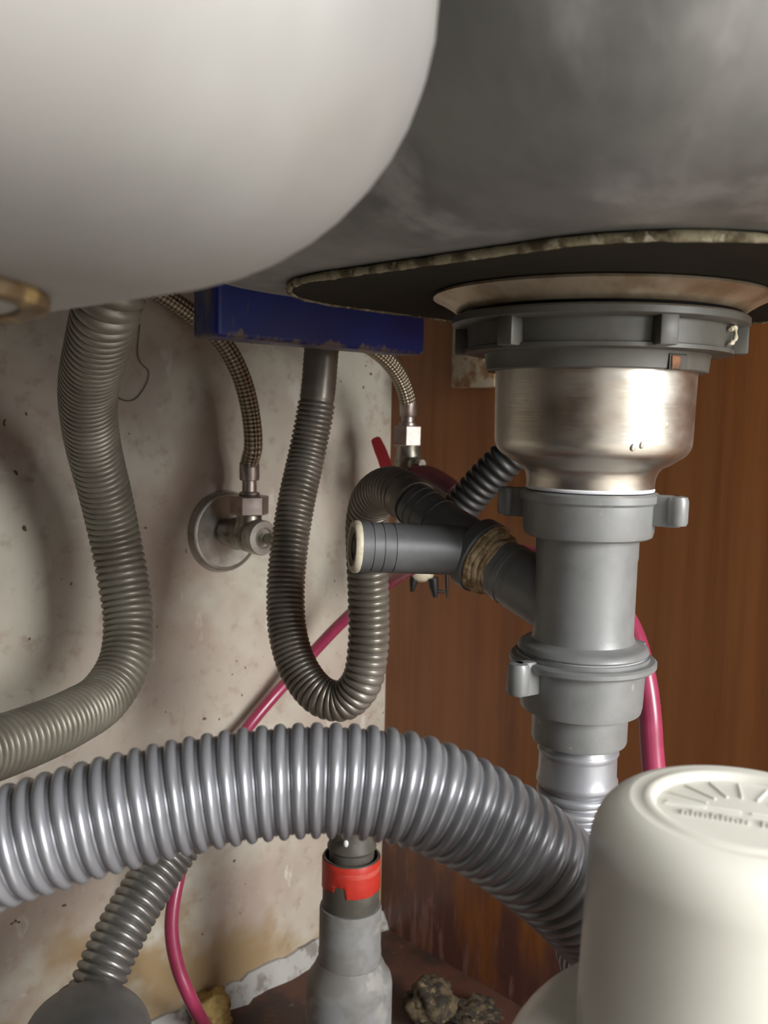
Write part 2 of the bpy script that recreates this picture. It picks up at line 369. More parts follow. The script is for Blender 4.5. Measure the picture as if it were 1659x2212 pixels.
P0 = obj('sound_pad', pad(.2155, .4300, -.306, -.101, .056, ZR + .0005, .0030), M['pad'], sink, 30)
# crumbling sealant bead round the pad
loop = rrect(.2145, .4310, -.307, -.100, .057, 30); bm = bmesh.new(); rings = []
dens = []
for i in range(len(loop)):
    a, b = Vector((*loop[i], 0)), Vector((*loop[(i + 1) % len(loop)], 0)); k = max(1, int((b - a).length / .0015))
    dens += [a.lerp(b, j / k) for j in range(k)]
for i, p in enumerate(dens):
    q = dens[(i + 1) % len(dens)]; t = (q - p).normalized(); nrm = Vector((t.y, -t.x, 0))
    rr = .0012 + .0004 * noise.noise(Vector((i * .18, 1, 0))) + .0003 * noise.noise(Vector((i * .6, 1, 4)))
    rings.append([bm.verts.new(sr(p.x + nrm.x * rr * math.cos(x), p.y + nrm.y * rr * math.cos(x), ZR - .0018 + rr * 1.25 * math.sin(x))) for x in [2 * PI * j / 8 for j in range(8)]])
for a, b in zip(rings, rings[1:] + rings[:1]):
    for j in range(8): bm.faces.new((a[j], a[(j + 1) % 8], b[(j + 1) % 8], b[j]))
obj('sealant_edge', bm, M['padedge'], P0, 60)

# rusty outlet flange under the nearer bowl
tip = on_plane(112, 655, Z, ZL - .003); c = tip + Vector((-.0555, 0.0, 0)); c.z = ZL
lo = thing('sink_outlet', 'rust-stained outlet flange under the nearer bowl at the left edge', 'drain outlet', c)
bm = bmesh.new(); lathe(bm, [(0, .0005), (.0500, .0005), (.0500, -.0012), (.0490, -.0018), (.0, -.0018)], Matrix.Translation(c), 72)
obj('flange', bm, M['steel'], lo, 40)
bm = bmesh.new(); lathe(bm, [(.0485, -.0005), (.0515, .0003), (.0522, -.0008), (.0518, -.0028), (.0495, -.0034), (.0470, -.0026), (.0465, -.0015)], Matrix.Translation(c), 72, False, False)
obj('rusty_rim', bm, M['rust'], lo, 40)
bm = bmesh.new(); lathe(bm, [(.022, -.004), (.022, -.014), (.016, -.022), (.012, -.030)], Matrix.Translation(c), 40)
obj('outlet_cup', bm, M['flange'], lo, 40)

# ------------------------------------------------------------------ blue block behind the far bowl
BM0 = on_plane(470, 727, W, -.376); BM1 = on_plane(918, 777, W, -.376)
s0 = BM0.dot(U); rb = BM0.dot(W); zb_ = BM0.z
bl = bmesh.new(); box(bl, Matrix(), 0, (BM1 - BM0).dot(U), 0, .022, 0, .085, .0025, 3)
blue = obj('blue_support_block', bl, M['blue'], None, 40)
bmx = CAB.copy(); bmx.translation = sr(s0, rb, zb_); blue.matrix_world = bmx
tag(blue, 'scuffed dark blue block behind the farther sink bowl', 'block')

# ------------------------------------------------------------------ strainer under the farther bowl
AX = at(1291, 652, .300)
AXX, AXY = AX.x, AX.y
def zp(py):                                           # height on the drain axis at image row py
    lo_, hi_ = 0.0, .7
    for _ in range(40):
        mid = (lo_ + hi_) / 2
        q = CM.transposed() @ (Vector((AXX, AXY, mid)) - Vector((0, 0, H))); y = 1106 + F * q.y / q.z
        if y > py: lo_ = mid
        else: hi_ = mid
    return lo_
def axm(z): return Matrix.Translation((AXX, AXY, z))
st = thing('sink_strainer', 'stainless basket strainer with grey lock nut under the farther bowl', 'strainer', (AXX, AXY, zp(1055)))
zf = ZR - .0028
bm = bmesh.new(); lathe(bm, [(.030, zf + .001), (.0610, zf + .001), (.0632, zf - .0003), (.0634, zf - .0012), (.060, zf - .0028), (.0562, zf - .0050), (.0540, zf - .0068), (.0525, zf - .0068), (.0525, zf - .002), (.03, zf - .002)], axm(0), 96, False, False)
obj('flange', bm, M['flange'], st, 40)
zn = zp(690)                                          # top of lock nut (at the axis)
bm = bmesh.new(); lathe(bm, [(.035, zf - .002), (.0505, zf - .002), (.0515, zf - .004), (.0515, zn + .0018), (.050, zn), (.035, zn)], axm(0), 96, False, False)
obj('rubber_gasket', bm, M['rubber'], st, 40)
z1 = zp(768); z2 = zp(806)
bm = bmesh.new(); lathe(bm, [(.036, zn), (.0548, zn), (.0558, zn - .0008), (.0558, zn - .0030), (.0550, zn - .0036), (.0497, zn - .0040), (.0492, z1 + .0018), (.0505, z1 + .0014), (.0505, z1), (.0430, z1 - .0003), (.0425, z1 - .001), (.0420, z2 + .0004), (.0415, z2), (.036, z2)], axm(0), 128, False, False)
nut = obj('lock_nut', bm, M['nutgrey'], st, 35)
for k in range(6):
    a = R(-77 + 60 * k)
    bm = bmesh.new(); m = axm(0) @ Matrix.Rotation(a, 4, 'Z')
    box(bm, m, .047, .0552, -.0034, .0034, z1 + .0003, zn - .003, .0008)
    obj('lug', bm, M['nutgrey'], nut, 40)
a = R(-61)
bm = bmesh.new(); box(bm, axm(0) @ Matrix.Rotation(a, 4, 'Z'), .040, .0428, -.0042, .0042, z2 - .0002, z1 - .0014, .0003); obj('notch', bm, M['darkhole'], nut, None)
bm = bmesh.new(); box(bm, axm(0) @ Matrix.Rotation(a, 4, 'Z'), .0405, .0434, -.0036, .0008, z2 - .0001, z1 - .0020, .0004); obj('rust_tab', bm, M['rusttab'], nut, None)
# a torn burr on the nut
bm = bmesh.new(); pth = Path([Vector((AXX, AXY, 0)) + Vector((.0512 * math.cos(R(x)), .0512 * math.sin(R(x)), y)) for x, y in ((-38, zn - .0060), (-33, zn - .0045), (-29, zn - .0062), (-30, zn - .0085), (-34, zn - .0100), (-38, zn - .0110))])
sweep(bm, pth, [(pth.len * i / 24, .0007 + .0003 * math.sin(i)) for i in range(25)], 8); obj('burr', bm, M['cream'], nut, 60)
zc0, zc1, zc2 = z2 + .006, zp(965), zp(1052)
bm = bmesh.new()
zk = zp(948)
pr = [(.0385, zc0), (.0384, zc0 - .002), (.0378, zk)]
for i in range(1, 10):
    t = R(66 * i / 9); pr.append((.0378 - .0065 * (1 - math.cos(t)), zk - .0075 * math.sin(t)))
pr += [(.0300, zp(1000)), (.0270, zp(1008)), (.0255, zp(1019)), (.0248, zp(1032)), (.0246, zp(1052))]
lathe(bm, pr, axm(0), 128); obj('strainer_cup', bm, M['cup'], st, 60)
for k, (dx, dy) in enumerate(((1385, 915), (1312, 960), (1330, 955))):   # dried drips on the cup
    bm = bmesh.new(); p = at(dx, dy, .30); v = Vector((p.x - AXX, 0, 0)); yy = -math.sqrt(max(.0376 ** 2 - v.x ** 2, 0))
    bmesh.ops.create_icosphere(bm, subdivisions=2, radius=1, matrix=Matrix.Translation((p.x, AXY + yy, p.z)) @ Matrix.Diagonal((.0010, .0005, .0014, 1)))
    obj('water_drop', bm, M['cup'], st, 80)

# ------------------------------------------------------------------ grey drain body
dr = thing('drain_pipe_tee', 'grey plastic drain tailpiece with wing nut and side branch under strainer', 'drain pipe', (AXX, AXY, zp(1400)))
zt0 = zp(1060)
bm = bmesh.new(); lathe(bm, [(.018, zt0 + .0005), (.0246, zt0 + .0005), (.0249, zt0 + .0012), (.0246, zt0 + .0019), (.018, zt0 + .0019)], axm(0), 80)
obj('gasket', bm, M['gasket'], dr, 40)
za, zb2 = zp(1066), zp(1157)
bm = bmesh.new(); lathe(bm, [(.0195, za + .0012), (.0258, za + .0012), (.0268, za + .0004), (.0268, za - .0022), (.0262, za - .0028), (.0257, za - .0032), (.0254, zb2 + .003), (.0248, zb2 + .0008), (.0235, zb2), (.0195, zb2)], axm(0), 96, False, False)
n1 = obj('slip_nut', bm, M['grey'], dr, 35)
def wing(az, z0, z1, r0, r1, par, th=.0022, tip=.0035):
    bm = bmesh.new(); m = axm(0) @ Matrix.Rotation(R(az), 4, 'Z')
    box(bm, m, r0 - .003, r1 - tip * .6, -th, th, z0, z1, .0008)
    lathe(bm, [(tip, z0 + .0008), (tip * 1.15, z0 + .002), (tip * 1.15, z1 - .002), (tip, z1 - .0004), (tip * .5, z1)], m @ Matrix.Translation((r1 - tip, 0, 0)), 20)
    return obj('wing', bm, M['grey'], par, 40)
wing(-28, za - .0110, za + .0010, .0255, .0375, n1); wing(152, za - .0110, za + .0010, .0255, .0375, n1)
zd0, zd1 = zp(1384), zp(1404)
bm = bmesh.new(); lathe(bm, [(.0150, zb2 + .006), (.0200, zb2 + .006), (.0200, zb2 - .008), (.0197, zb2 - .0095), (.0196, zd0 + .004), (.0203, zd0 + .0012), (.0220, zd0), (.0240, zd0 - .0004), (.0253, zd0 - .0013), (.0259, zd0 - .0028), (.0255, zd1 + .0003), (.0240, zd1 - .0005), (.017, zd1 - .0006)], axm(0), 96, False, False)
obj('pipe_body', bm, M['grey'], dr, 40)
# side branch towards the Y fitting
BR = Vector((-.70, .50, .49)).normalized()
b0 = Vector((AXX, AXY, 0)) + Vector((-.004, .003, 0)); b0.z = at(1140, 1268, .31).z - .008
colc = at(1050, 1207, .328)
BR = (colc - b0).normalized(); BL = (colc - b0).length
mB = frame(b0, BR)
bm = bmesh.new(); lathe(bm, [(.0136, 0), (.0134, BL * .58), (.0129, BL * .585), (.0129, BL * .66), (.0133, BL * .665), (.0133, BL * .72), (.0127, BL * .73), (.0127, BL * .80), (.0120, BL * .81), (.0120, BL * 1.0)], mB, 64)
obj('side_branch', bm, M['grey'], dr, 40)

# ------------------------------------------------------------------ hemp packing + Y fitting
bm = bmesh.new()
for q, (off, rr, tt) in enumerate(((BL - .0072, .0122, .0014), (BL - .0050, .0128, .0017), (BL - .0028, .0136, .0018), (BL - .0010, .0142, .0014), (BL - .0090, .0121, .0009))):
    pts = []
    for i in range(49):
        a = 2 * PI * i / 48
        w_ = noise.noise(Vector((math.cos(a) * 2, math.sin(a) * 2, q * 7)))
        pts.append(mB @ Vector(((rr + .0009 * w_) * math.cos(a), (rr + .0009 * w_) * math.sin(a), off + .0013 * noise.noise(Vector((math.cos(a) * 1.5, math.sin(a) * 1.5, q * 3 + 9))))))
    pt = Path(pts, 6, 2); sweep(bm, pt, [(pt.len * i / 150, tt * (1 + .18 * noise.noise(Vector((i * .35, q, 0))))) for i in range(151)], 10)
tag(obj('hemp_packing', bm, M['rope'], None, 60), 'tan hemp fibre packing wrapped where grey fittings join', 'packing')
yf = thing('y_fitting', 'dark grey plastic Y fitting with one open leg pointing left', 'pipe fitting', colc)
bm = bmesh.new(); lathe(bm, [(.0125, -.0002), (.0156, -.0002), (.0163, .0006), (.0163, .0060), (.0154, .0070), (.0122, .0085), (.0110, .013)], frame(colc, BR), 72)
obj('collar', bm, M['greydark'], yf, 40)
legA0 = colc + BR * .004; legA1 = at(893, 1086, .352)
pA = Path([legA0, legA0.lerp(legA1, .5), legA1])
LA = pA.len
bm = bmesh.new(); sweep(bm, pA, [(0, .0125), (LA * .25, .0122), (LA * .45, .0114), (LA * .62, .0108), (LA * .625, .0112), (LA * .64, .0112), (LA * .645, .0106), (LA * .80, .0106), (LA * .805, .0110), (LA * .82, .0110), (LA * .825, .0104), (LA * .90, .0104), (LA * .905, .0108), (LA * .92, .0108), (LA * .925, .0102), (LA, .0102)], 56)
obj('hose_leg', bm, M['greydark'], yf, 35)
g0 = colc + BR * .006 + Vector((0, -.002, .001)); g1 = at(772, 1181, .320)
gd = (g1 - g0).normalized(); GL = (g1 - g0).length; mG = frame(g0, gd)
def groove(x): return [(.0107, x), (.0104, x + .0002), (.0104, x + .0006), (.0107, x + .0008)]
bm = bmesh.new(); lathe(bm, [(.0104, 0), (.0107, GL * .2), (.0107, GL - .0165)] + groove(GL - .0150) + groove(GL - .0100) + groove(GL - .0055) + [(.0106, GL - .0006), (.0102, GL - .0002)], mG, 72)
obj('open_leg', bm, M['greydark'], yf, 35)
bm = bmesh.new(); lathe(bm, [(.0070, GL - .0005), (.0109, GL - .0005), (.0112, GL), (.0112, GL + .0016), (.0106, GL + .0024), (.0085, GL + .0024), (.0082, GL + .0010), (.0070, GL + .0008)], mG, 64, False, False)
wa = obj('washer', bm, M['cream'], yf, 40)
bm = bmesh.new(); lathe(bm, [(0.0, GL + .0012), (.0030, GL + .0016), (.0035, GL + .0008), (.0055, GL + .0008), (.0060, GL + .0014), (.0083, GL + .0006), (.0083, GL - .002)], mG, 48)
obj('plug', bm, M['darkhole'], yf, 40)

# ------------------------------------------------------------------ lower wing nut + big silver hose, one piece
bh = thing('drain_hose', 'thick silver corrugated drain hose arching across the lower foreground', 'hose', (AXX, AXY, zp(1600)))
ze0, ze1 = zp(1408), zp(1528)
bm = bmesh.new(); lathe(bm, [(.0200, ze0), (.0262, ze0 + .0004), (.0262, ze0 - .0010), (.0282, ze0 - .0012), (.0290, ze0 - .0020), (.0290, ze0 - .0036), (.0282, ze0 - .0044), (.0248, ze0 - .0050), (.0243, ze1 + .003), (.0238, ze1 + .0006), (.0225, ze1), (.017, ze1 - .0004)], axm(0), 96, False, False)
n2 = obj('slip_nut', bm, M['grey'], bh, 35)
bm = bmesh.new(); lathe(bm, [(.0190, ze0), (.0245, ze0 + .0001), (.0252, ze0 + .0008), (.0245, ze0 + .0016), (.019, ze0 + .0018)], axm(0), 80); obj('gasket', bm, M['gasket'], n2, 40)
wing(212, ze0 - .0135, ze0 - .0002, .0245, .0368, n2, .0026, .0038); wing(32, ze0 - .0120, ze0 + .0010, .0245, .0345, n2)
ze2 = zp(1597)
bm = bmesh.new(); lathe(bm, [(.0190, ze1 + .001), (.0190, ze2 + .0012), (.0186, ze2 + .0002), (.0178, ze2), (.0150, ze2 - .0002)], axm(0), 80, False, False)
obj('reducer', bm, M['grey'], bh, 35)
# hose path: from the reducer down, round behind the canister, back up and off to the left
zh = ze2 + .001
D0 = Vector((AXX, AXY, zh))
pts = [D0, Vector((AXX, AXY, zp(1700))), Vector((AXX + .000, AXY, zp(1800))), Vector((AXX + .003, AXY - .006, zp(1905))), Vector((AXX + .006, AXY - .032, zp(1985))), at(1368, 2085, .248),
       at(1290, 1985, .2300), at(1218, 1908, .2200), at(1138, 1840, .2150), at(1035, 1770, .2130), at(900, 1708, .2110), at(740, 1685, .2100), at(580, 1690, .2090), at(420, 1715, .2070), at(270, 1750, .2040), at(110, 1795, .2010), at(-60, 1855, .1980), at(-260, 1960, .1960), at(-480, 2040, .196), Vector((-.200, .240, .190)), Vector((-.216, .243, .090)), Vector((-.218, .243, .0))]
ph = Path(pts, 40, 40)
sd, d = [], 0
cuff = [(0, .0148), (.0030, .0148), (.0040, .0160), (.0052, .0163), (.0062, .0157), (.0072, .0156), (.0155, .0157), (.0166, .0163), (.0180, .0164), (.0192, .0157), (.0202, .0150)]
ss, _ = ribs(.0210, ph.len - .006, .00485, .01600, .00165, LOBE)
bm = bmesh.new(); sweep(bm, ph, cuff + ss, 64, seam=3.55)
obj('corrugated_tube', bm, M['silver'], bh, 80)

# ------------------------------------------------------------------ left hose
pts = [at(262, 560, .318), at(238, 640, .318), at(213, 735, .335), at(190, 850, .368), at(201, 960, .395), at(226, 1060, .412), at(246, 1150, .420), at(266, 1250, .420), at(279, 1350, .415), at(268, 1435, .405), at(225, 1505, .390), at(160, 1548, .365), at(80, 1584, .340), at(-20, 1620, .316), at(-140, 1655, .292), at(-300, 1690, .275), Vector((-.262, .320, .215)), Vector((-.285, .320, .110)), Vector((-.288, .320, .0))]
pl = Path(pts, 40, 40)
bm = bmesh.new(); s_, _ = ribs(0, pl.len, lambda d: .0040, .01400, .00150, SHARP, .05); sweep(bm, pl, s_, 44)
lh = obj('corrugated_hose', bm, M['hosegrey'], None, 80); tag(lh, 'grey corrugated hose hanging in front of back wall, curving left', 'hose')

# ------------------------------------------------------------------ U-shaped hose in the middle
uh = thing('trap_hose', 'brownish grey corrugated hose looped in a U below the blue block', 'hose', at(750, 1530, .43))
pts = [at(700, 660, .478), at(694, 760, .474), at(684, 870, .472), at(663, 980, .470), at(641, 1080, .462), at(625, 1180, .455), at(617, 1280, .448), at(622, 1370, .440), at(648, 1450, .430), at(695, 1505, .420), at(742, 1513, .416), at(780, 1475, .413), at(795, 1400, .413), at(796, 1300, .413), at(793, 1200, .410), at(793, 1130, .404), at(806, 1080, .394), at(838, 1057, .378), at(870, 1068, .362), legA1 + BR * -.002]
pu = Path(pts, 40, 24)
bm = bmesh.new()
def pit(d): return .0031 if d < .225 else (.0036 if d < .27 else .0042)
cuffu = [(0, .0108), (.028, .0108)] + [(.028 + .0016 * i, .0108 - .0004 * (i % 2)) for i in range(1, 20)]
s_, _ = ribs(.060, pu.len - .010, pit, .01150, .0014, SHARP, .04)
sweep(bm, pu, cuffu + s_ + [(pu.len - .006, .0110), (pu.len, .0110)], 44)
obj('corrugated_tube', bm, M['hosebrown'], uh, 80)

# ------------------------------------------------------------------ dark hose behind the strainer
pts = [at(960, 1125, .43), at(1000, 1090, .425), at(1040, 1045, .42), at(1085, 1000, .415), at(1150, 940, .41), at(1220, 860, .40), at(1260, 760, .39)]
pk = Path(pts); bm = bmesh.new(); s_, _ = ribs(0, pk.len, .0048, .0105, .0012, SIN8); sweep(bm, pk, s_, 36)
tag(obj('overflow_hose', bm, M['hosedark'], None, 80), 'black corrugated hose rising behind the strainer cup', 'hose')

# ------------------------------------------------------------------ standpipe with red tape
SPX = at(757, 2212, .452)
sx, sy = SPX.x, SPX.y
sx = at(757, 1980, .452).x
def zs(py): return at(757, py, .452).z
sm = Matrix.Translation((sx, sy, 0))
spi = thing('standpipe', 'grey waste standpipe with red tape rising from the cabinet floor', 'pipe', (sx, sy, 0))
zA, zB, zC, zD_ = zs(1835), zs(1945), zs(2055), zs(2120)
bm = bmesh.new(); lathe(bm, [(.0330, 0), (.0330, .004), (.0270, .006), (.0270, zD_), (.0262, zD_ + .004), (.0235, zC - .012 if zC - .012 > zD_ + .005 else zD_ + .008), (.0200, zC - .004 if zC - .004 > zD_ + .009 else zD_ + .013), (.0196, zD_ + .016)], sm, 72)
obj('coupling', bm, M['standpipe'], spi, 45)
bm = bmesh.new(); zz = zD_ + .010
lathe(bm, [(.0196, zz), (.0196, zC + .002), (.0193, zC + .003), (.0193, zB - .004), (.0188, zB - .0022), (.0150, zB - .002)], sm, 72)
obj('lower_pipe', bm, M['standpipe'], spi, 35)
bm = bmesh.new(); lathe(bm, [(.0170, zB - .006), (.0176, zB + .002), (.0176, zA - .014), (.0174, zA - .0030), (.0163, zA - .0030), (.0160, zA - .012), (.0140, zA - .013)], sm, 72, True, False)
obj('upper_pipe', bm, M['standdark'], spi, 35)
# tape: uneven, torn lower edge
bm = bmesh.new(); n = 96; rows = []
zt_ = zA - .0036
for f in (0, .03, .3, .6, .97, 1.0):
    row = []
    for i in range(n):
        a = 2 * PI * i / n; dg = math.degrees(a) % 360
        low = .0195 + .0012 * noise.noise(Vector((math.cos(a) * 3, math.sin(a) * 3, 0)))
        if 238 < dg < 262: low = .0130 + .0015 * noise.noise(Vector((dg * .3, 0, 0)))
        if dg <= 238 and dg > 215: low = .0170
        top = .0006 * noise.noise(Vector((math.cos(a) * 2, math.sin(a) * 2, 5)))
        rr = .0178 if f in (0, 1.0) else .0181 + .0003 * noise.noise(Vector((math.cos(a) * 4, math.sin(a) * 4, f * 9)))
        row.append(bm.verts.new((sx + rr * math.cos(a), sy + rr * math.sin(a), zt_ + top - low * f)))
    rows.append(row)
for a, b in zip(rows, rows[1:]):
    for i in range(n): bm.faces.new((a[i], a[(i + 1) % n], b[(i + 1) % n], b[i]))
obj('tape_wrap', bm, M['tape'], spi, 60)

# ------------------------------------------------------------------ small hose from the grey trap dome to the standpipe
so = thing('waste_hose', 'narrow silver corrugated hose leaning down to the grey dome, lower left', 'hose', at(190, 2180, .370))
topz = zs(1725)
pts = [at(178, 2215, .372), at(213, 2120, .380), at(258, 2020, .392), at(310, 1930, .406), at(365, 1848, .420), at(425, 1775, .430), at(500, 1715, .438), at(590, 1690, .446), at(670, 1695, .450), Vector((sx - .012, sy, zs(1718))), Vector((sx - .001, sy, zs(1755))), Vector((sx, sy, zs(1800))), Vector((sx, sy, zA - .012))]
po = Path(pts, 40, 30); bm = bmesh.new()
s_, e_ = ribs(0, po.len - .032, .0047, .0142, .0020, SHARP, .03)
cf = po.len - .029
sweep(bm, po, s_ + [(cf, .0115), (cf + .004, .0115)], 48)
obj('corrugated_tube', bm, M['silver2'], so, 80)
bm = bmesh.new(); sweep(bm, po, [(cf, .0120), (cf + .001, .0140), (cf + .012, .0142), (cf + .0135, .0152), (cf + .0145, .0152), (cf + .016, .0140), (po.len, .0138)], 48)
obj('cuff', bm, M['standdark'], so, 35)
bm = bmesh.new(); pd = at(750, 1796, .43)
bmesh.ops.create_icosphere(bm, subdivisions=2, radius=1, matrix=Matrix.Translation((sx - .003, sy - .0165, zs(1796))) @ Matrix.Diagonal((.0016, .0012, .0024, 1)))
wd = obj('water_drop', bm, M['gasket'], so, 80)
# grey dome of a bottle trap
dc = at(188, 2212, .350)
dm = thing('bottle_trap', 'smooth grey plastic trap dome at bottom left', 'trap', (dc.x, dc.y, 0))
rad = .0305; ztop = at(188, 2147, .350).z
bm = bmesh.new()
pr = [(.0290, 0), (.0300, .004), (.0300, ztop - .030)]
for i in range(1, 13):
    t = R(90 * i / 12); pr.append((.0308 * math.cos(t) if i < 12 else 0, ztop - .024 + .024 * math.sin(t)))
lathe(bm, pr, Matrix.Translation((dc.x, dc.y, 0)), 72); obj('body', bm, M['grey'], dm, 50)
bm = bmesh.new(); hp = at(178, 2215, .372)
lathe(bm, [(.0150, ztop - .050), (.0155, ztop - .047), (.0155, ztop - .022), (.0145, ztop - .020), (.011, ztop - .020)], Matrix.Translation((hp.x, hp.y + .002, 0)), 48)
obj('socket', bm, M['grey'], dm, 40)

# ------------------------------------------------------------------ red hose: right, behind the tee, down the wall to the floor
q0 = at(1425, 1900, .335)
pts = [Vector((q0.x + .006, q0.y + .004, 0)), Vector((q0.x + .004, q0.y + .003, q0.z * .5)), q0, at(1418, 1740, .338), at(1408, 1620, .342), at(1402, 1530, .345), at(1390, 1450, .350), at(1366, 1365, .358), at(1320, 1290, .368), at(1250, 1235, .385), at(1150, 1200, .41), at(1050, 1190, .445), at(950, 1203, .49), at(850, 1252, .535), at(745, 1338, .555), at(640, 1450, .555), at(540, 1565, .535), at(465, 1680, .505), at(415, 1790, .480), at(384, 1900, .465), at(370, 2000, .456), at(384, 2090, .452), at(415, 2165, .452)]
e = on_floor(452, 2225); pts.append(e)
pr_ = Path(pts, 40, 40); bm = bmesh.new()
sweep(bm, pr_, [(pr_.len * i / 260, .0058 - .0014 * min(max(i - 50, 0) / 95, 1)) for i in range(261)], 24)
tag(obj('red_water_tube', bm, M['pink'], None, 80), 'crimson plastic tube running behind the drain and down to the floor', 'tube')

# ------------------------------------------------------------------ braided hoses and stop valves
def braided(bm, path, d0, d1, r, turns):
    n = 24; uvl = bm.loops.layers.uv.new('UVMap'); rings = []
    k = int((d1 - d0) / .0012)
    for i in range(k + 1):
        d = d0 + (d1 - d0) * i / k; c, t, nn, bb = path(d)
        rings.append((d, [bm.verts.new(c + (nn * math.cos(2 * PI * j / n) + bb * math.sin(2 * PI * j / n)) * r) for j in range(n)]))
    for (da, a), (db, b) in zip(rings, rings[1:]):
        for j in range(n):
            f = bm.faces.new((a[j], a[(j + 1) % n], b[(j + 1) % n], b[j]))
            for l, (u_, v_) in zip(f.loops, ((j, da), (j + 1, da), (j + 1, db), (j, db))): l[uvl].uv = (u_ / n * 2 * PI * turns, v_ * 1150)
def hexprism(bm, m, r, z0, z1, ch=.0008):
    lathe(bm, [(r - ch, z0), (r, z0 + ch), (r, z1 - ch), (r - ch, z1)], m, 6)

# valve on the back wall
dw = on_wall(482, 1147)
v1 = thing('angle_stop_valve', 'tarnished chrome angle valve on round wall plate beside left hose', 'valve', dw)
mW = frame(dw, W, U)
bm = bmesh.new(); lathe(bm, [(.0292, 0), (.0292, .0010), (.0285, .0042), (.0272, .0058), (.0255, .0062), (.0250, .0052), (.0180, .0046), (.0095, .0046)], mW, 72); obj('wall_plate', bm, M['chromedull'], v1, 40)
bm = bmesh.new(); lathe(bm, [(.0098, .0040), (.0098, .014), (.0112, .0150), (.0112, .0200), (.0105, .024), (.0112, .030), (.0116, .036), (.0108, .040), (.0080, .0405)], mW, 40); bo = obj('valve_body', bm, M['chrome'], v1, 40)
bc = dw + W * .031
bm = bmesh.new(); lathe(bm, [(.0095, -.002), (.0098, .006), (.0085, .012), (.0085, .0175)], frame(bc, Z, U), 40); obj('outlet', bm, M['chrome'], bo, 40)
bm = bmesh.new(); hexprism(bm, frame(bc + Z * .0145, Z, W * .5 + U), .0132, 0, .0130); obj('hex_nut', bm, M['nickel'], v1, 20)
bm = bmesh.new(); lathe(bm, [(.0090, .038), (.0118, .0385), (.0120, .0395), (.0120, .0460), (.0112, .0472), (.0070, .0475), (.0066, .0462), (.0040, .0460)], mW, 40); obj('bonnet', bm, M['chromedull'], v1, 40)
bm = bmesh.new(); pr = []
lathe(bm, [(.0036, .046), (.0036, .0510), (.0030, .0512), (.0030, .0525), (.0042, .0530), (.0042, .0665), (.0034, .0675)], mW, 14); obj('spindle', bm, M['chrome'], v1, 20)
h1 = thing('braided_hose', 'braided steel supply hose curving up from the wall valve', 'hose', bc + Z * .0275)
top = bc + Z * .0275
q = [top, top + Z * .010, top + Z * .022, at(547, 965, .513), at(541, 890, .512), at(520, 810, .508), at(478, 735, .500), at(415, 680, .488), at(345, 632, .475), at(270, 590, .465)]
pb = Path(q, 40, 30); bm = bmesh.new(); braided(bm, pb, .021, pb.len, .0062, 6); obj('braided_tube', bm, M['braid'], h1, 80)
bm = bmesh.new(); sweep(bm, pb, [(0, .0068), (.001, .0072), (.0022, .0068), (.0030, .0050), (.0100, .0048), (.0105, .0064), (.0120, .0068), (.0215, .0068), (.0225, .0063)], 32); obj('ferrule', bm, M['nickel'], h1, 30)

# ball valve near the corner
vb = at(882, 985, .568)
v2 = thing('ball_valve', 'small dull brass ball valve with red lever near the corner', 'valve', vb)
bm = bmesh.new(); lathe(bm, [(.0075, -.055), (.0085, -.052), (.0085, -.020), (.0098, -.016), (.0102, -.006), (.0088, .004), (.0092, .006), (.0092, .010)], frame(vb, Z, U), 36); body2 = obj('valve_body', bm, M['chrome'], v2, 40)
bm = bmesh.new(); hexprism(bm, frame(at(880, 963, .568), Z, W * .35 + U), .0112, 0, .0150); obj('hex_nut', bm, M['nickel'], v2, 20)
wl = vb - W * (vb.dot(W) - R_BACK)
bm = bmesh.new(); L2 = (vb - wl).length; lathe(bm, [(.0090, 0), (.0090, .004), (.0075, .005), (.0075, L2 - .004)], frame(wl - Z * .068 + U * .012, W, U), 36); obj('wall_pipe', bm, M['chromedull'], v2, 40)
ms = at(892, 1000, .558)
bm = bmesh.new(); lathe(bm, [(.0045, 0), (.0048, .004), (.0030, .006), (.0030, .012)], frame(ms, W + U * -.2, Z), 20); obj('stem', bm, M['chrome'], v2, 30)
la, lb = at(810, 945, .560), at(842, 1022, .556); lc = at(872, 1040, .556)
bm = bmesh.new(); pv = Path([la, la.lerp(lb, .5), lb, lc]); prev = None
for i in range(33):
    c_, t_, n_, b_ = pv(pv.len * i / 32); wd_ = .0034 + .0010 * math.sin(PI * min(i / 10, 1) * .5); wd_ *= (.55 if i == 0 else 1)
    side = t_.cross(Vector((0, -1, 0))).normalized(); up = Vector((0, -1, 0))
    ring = [bm.verts.new(c_ + side * (wd_ * x) + up * (.0012 * y)) for x, y in ((-1, -1), (1, -1), (1, 1), (-1, 1))]
    if prev:
        for j in range(4): bm.faces.new((prev[j], prev[(j + 1) % 4], ring[(j + 1) % 4], ring[j]))
    else: bm.faces.new(ring)
    prev = ring
bm.faces.new(prev); obj('lever', bm, M['lever'], v2, 30)
kb = at(908, 1232, .545)
bm = bmesh.new(); lathe(bm, [(.0080, .022), (.0100, .010), (.0104, .004), (.0104, -.001), (.0092, -.0050), (.0060, -.0075), (0, -.0085)], frame(kb, Z, U), 36); obj('bottom_cap', bm, M['cream'], v2, 50)
bm = bmesh.new(); sweep(bm, Path([kb + Z * .020, (kb + vb) / 2 + Vector((0, 0, .0)), vb - Z * .04]), [(i * .001, .0075) for i in range(0, 60)], 20); obj('riser', bm, M['chrome'], v2, 40)
